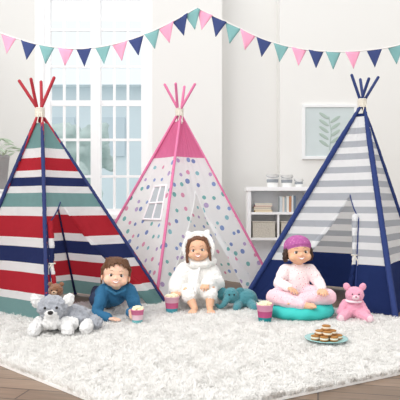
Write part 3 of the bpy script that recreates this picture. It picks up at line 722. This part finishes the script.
for i,(dx,h,r) in enumerate(((-.06,.16,.080),(.12,.15,.075),(.27,.10,.055))):
    mb=MB(); mb.lathe([(0,0),(r*.8,0),(r*.82,.01),(r,h),(r*1.04,h+.004),(r*.96,h),(r*.78,.01),(0,.01)],n=28); mb.lathe([(r*.882,h*.35),(r*.90,h*.36),(r*.94,h*.60),(r*.93,h*.61)],1,n=28)
    o=obj('metal_pail',mb,[jarm,dk],loc=(cx+dx,cy-.02,sh+.0005),label='pale bucket with grey band on top of the bookshelf',category='bucket',group='pails on the bookshelf')
    mb=MB(); mb.tube([(r*1.02*math.cos(a),-r*1.02*abs(math.sin(a)),h*.92-.03*math.sin(a)) for a in [math.pi*k/12 for k in range(13)]],.003,n=6); obj('handle',mb,[dk],o)

# framed print
fr=empty('framed_print',(1.70,7.3,1.81),label='botanical print in a white frame hanging on the wall',category='picture')
mb=MB()
w,h=.36,.36
for a,b in (((-w,-.03,-h),(w,0,-h+.04)),((-w,-.03,h-.04),(w,0,h)),((-w,-.03,-h+.04),(-w+.04,0,h-.04)),((w-.04,-.03,-h+.04),(w,0,h-.04))): mb.box(a,b)
bevel(obj('frame',mb,[mat('frame_white','#f2f3f4',.5)],fr,smooth=False),.003)
mb=MB(); mb.box((-w+.04,-.015,-h+.04),(w-.04,-.004,h-.04)); obj('mat_board',mb,[mat('print_ground','#cfd9da',.8,var=.10,vscale=3)],fr,smooth=False)
mb=MB(); 
mb.tube([(0,-.018,-.24),(.02,-.018,0),(-.01,-.018,.2)],.004,n=6)
for k in range(9):
    z=-.18+.045*k; s=1 if k%2 else -1; mb.ell((s*.075,-.0175,z+.03),(.075,.002,.022),rot=Euler((0,-s*.6,0)))
obj('leaf_print',mb,[mat('print_leaf','#b0c1b8',.8)],fr)

# plant on a cabinet by the window
cb=empty('cabinet',(-2.42,6.55,0),label='white cabinet standing under a potted plant',category='cabinet')
mb=MB(); mb.box((-.3,-.2,.06),(.3,.2,1.0)); mb.box((-.32,-.22,1.0),(.32,.2,1.03)); bevel(obj('body',mb,[SW],cb,smooth=False),.004)
for s in (-1,1):
    mb=MB(); mb.box((-.28 if s<0 else .01,-.215,.1),(-.01 if s<0 else .28,-.201,.96)); d=bevel(obj('door',mb,[SW],cb,smooth=False),.003)
    mb=MB(); mb.ell((s*.04,-.225,.55),.014); obj('knob',mb,[dk],d)
    for y in (-.17,.17):
        mb=MB(); mb.lathe([(0,0),(.02,0),(.028,.06),(0,.06)],n=14,c=(s*.26,y,0)); obj('leg',mb,[SW],cb)
pl=empty('potted_plant',(-2.42,6.5,1.031),label='leafy pale green plant in a grey woven planter',category='plant')
mb=MB(); mb.lathe([(0,0),(.13,0),(.15,.02),(.18,.36),(.185,.40),(.165,.40),(.16,.36),(0,.34)],n=32); obj('planter',mb,[mat('planter_grey','#a3a1a1',.8,bump=1,bscale=60)],pl)
mb=MB()
lm=mat('leaf_green','#dbe8d6',.6,var=.1,trans=.4)
for k in range(50):
    a=random.uniform(0,6.28); e=random.uniform(.35,1.35); L=random.uniform(.22,.42); d=V((math.cos(a)*math.cos(e),math.sin(a)*math.cos(e),math.sin(e)))
    b=V((0,0,.34)); p1=b+d*L*.6; p2=b+d*L-V((0,0,.05)); mb.tube([b,p1,p2],[.004,.003,.002],n=5)
    mb.ell(p2,(.065,.026,.008),rot=Euler((random.uniform(-.6,.6),random.uniform(-.6,.6),a)),n=8)
obj('foliage',mb,[lm],pl)

# ---------------------------------------------------------------- light & camera
w=bpy.data.worlds.new('World'); scene.world=w; w.use_nodes=True
bg=w.node_tree.nodes['Background']; bg.inputs[0].default_value=(.985,.99,1,1); bg.inputs[1].default_value=1.16
def area(name,loc,target,size,power,col=(1,1,1)):
    l=bpy.data.lights.new(name,'AREA'); l.shape='RECTANGLE'; l.size=size[0]; l.size_y=size[1]; l.energy=power; l.color=col
    o=bpy.data.objects.new(name,l); COL.objects.link(o); o.location=loc
    o.rotation_euler=(V(target)-V(loc)).to_track_quat('-Z','Y').to_euler(); return o
area('added_fill_light',(-2.6,1.2,3.4),(0,4.6,.5),(2.5,2.5),90,(1,.99,.97))  # added soft fill from upper left, no such lamp in the room
s=bpy.data.lights.new('sun','SUN'); s.energy=.85; s.angle=math.radians(22); s.color=(1,.98,.95)
so=bpy.data.objects.new('sun',s); COL.objects.link(so); so.rotation_euler=Euler((math.radians(38),0,math.radians(-55)))
cam=bpy.data.cameras.new('camera'); co=bpy.data.objects.new('camera',cam); COL.objects.link(co)
co.location=(0,0,.85); co.rotation_euler=(math.pi/2,0,0); cam.sensor_width=36; cam.lens=50; cam.shift_y=.0125; cam.clip_start=.05
scene.camera=co
scene.view_settings.view_transform='Standard'; scene.view_settings.exposure=0.0
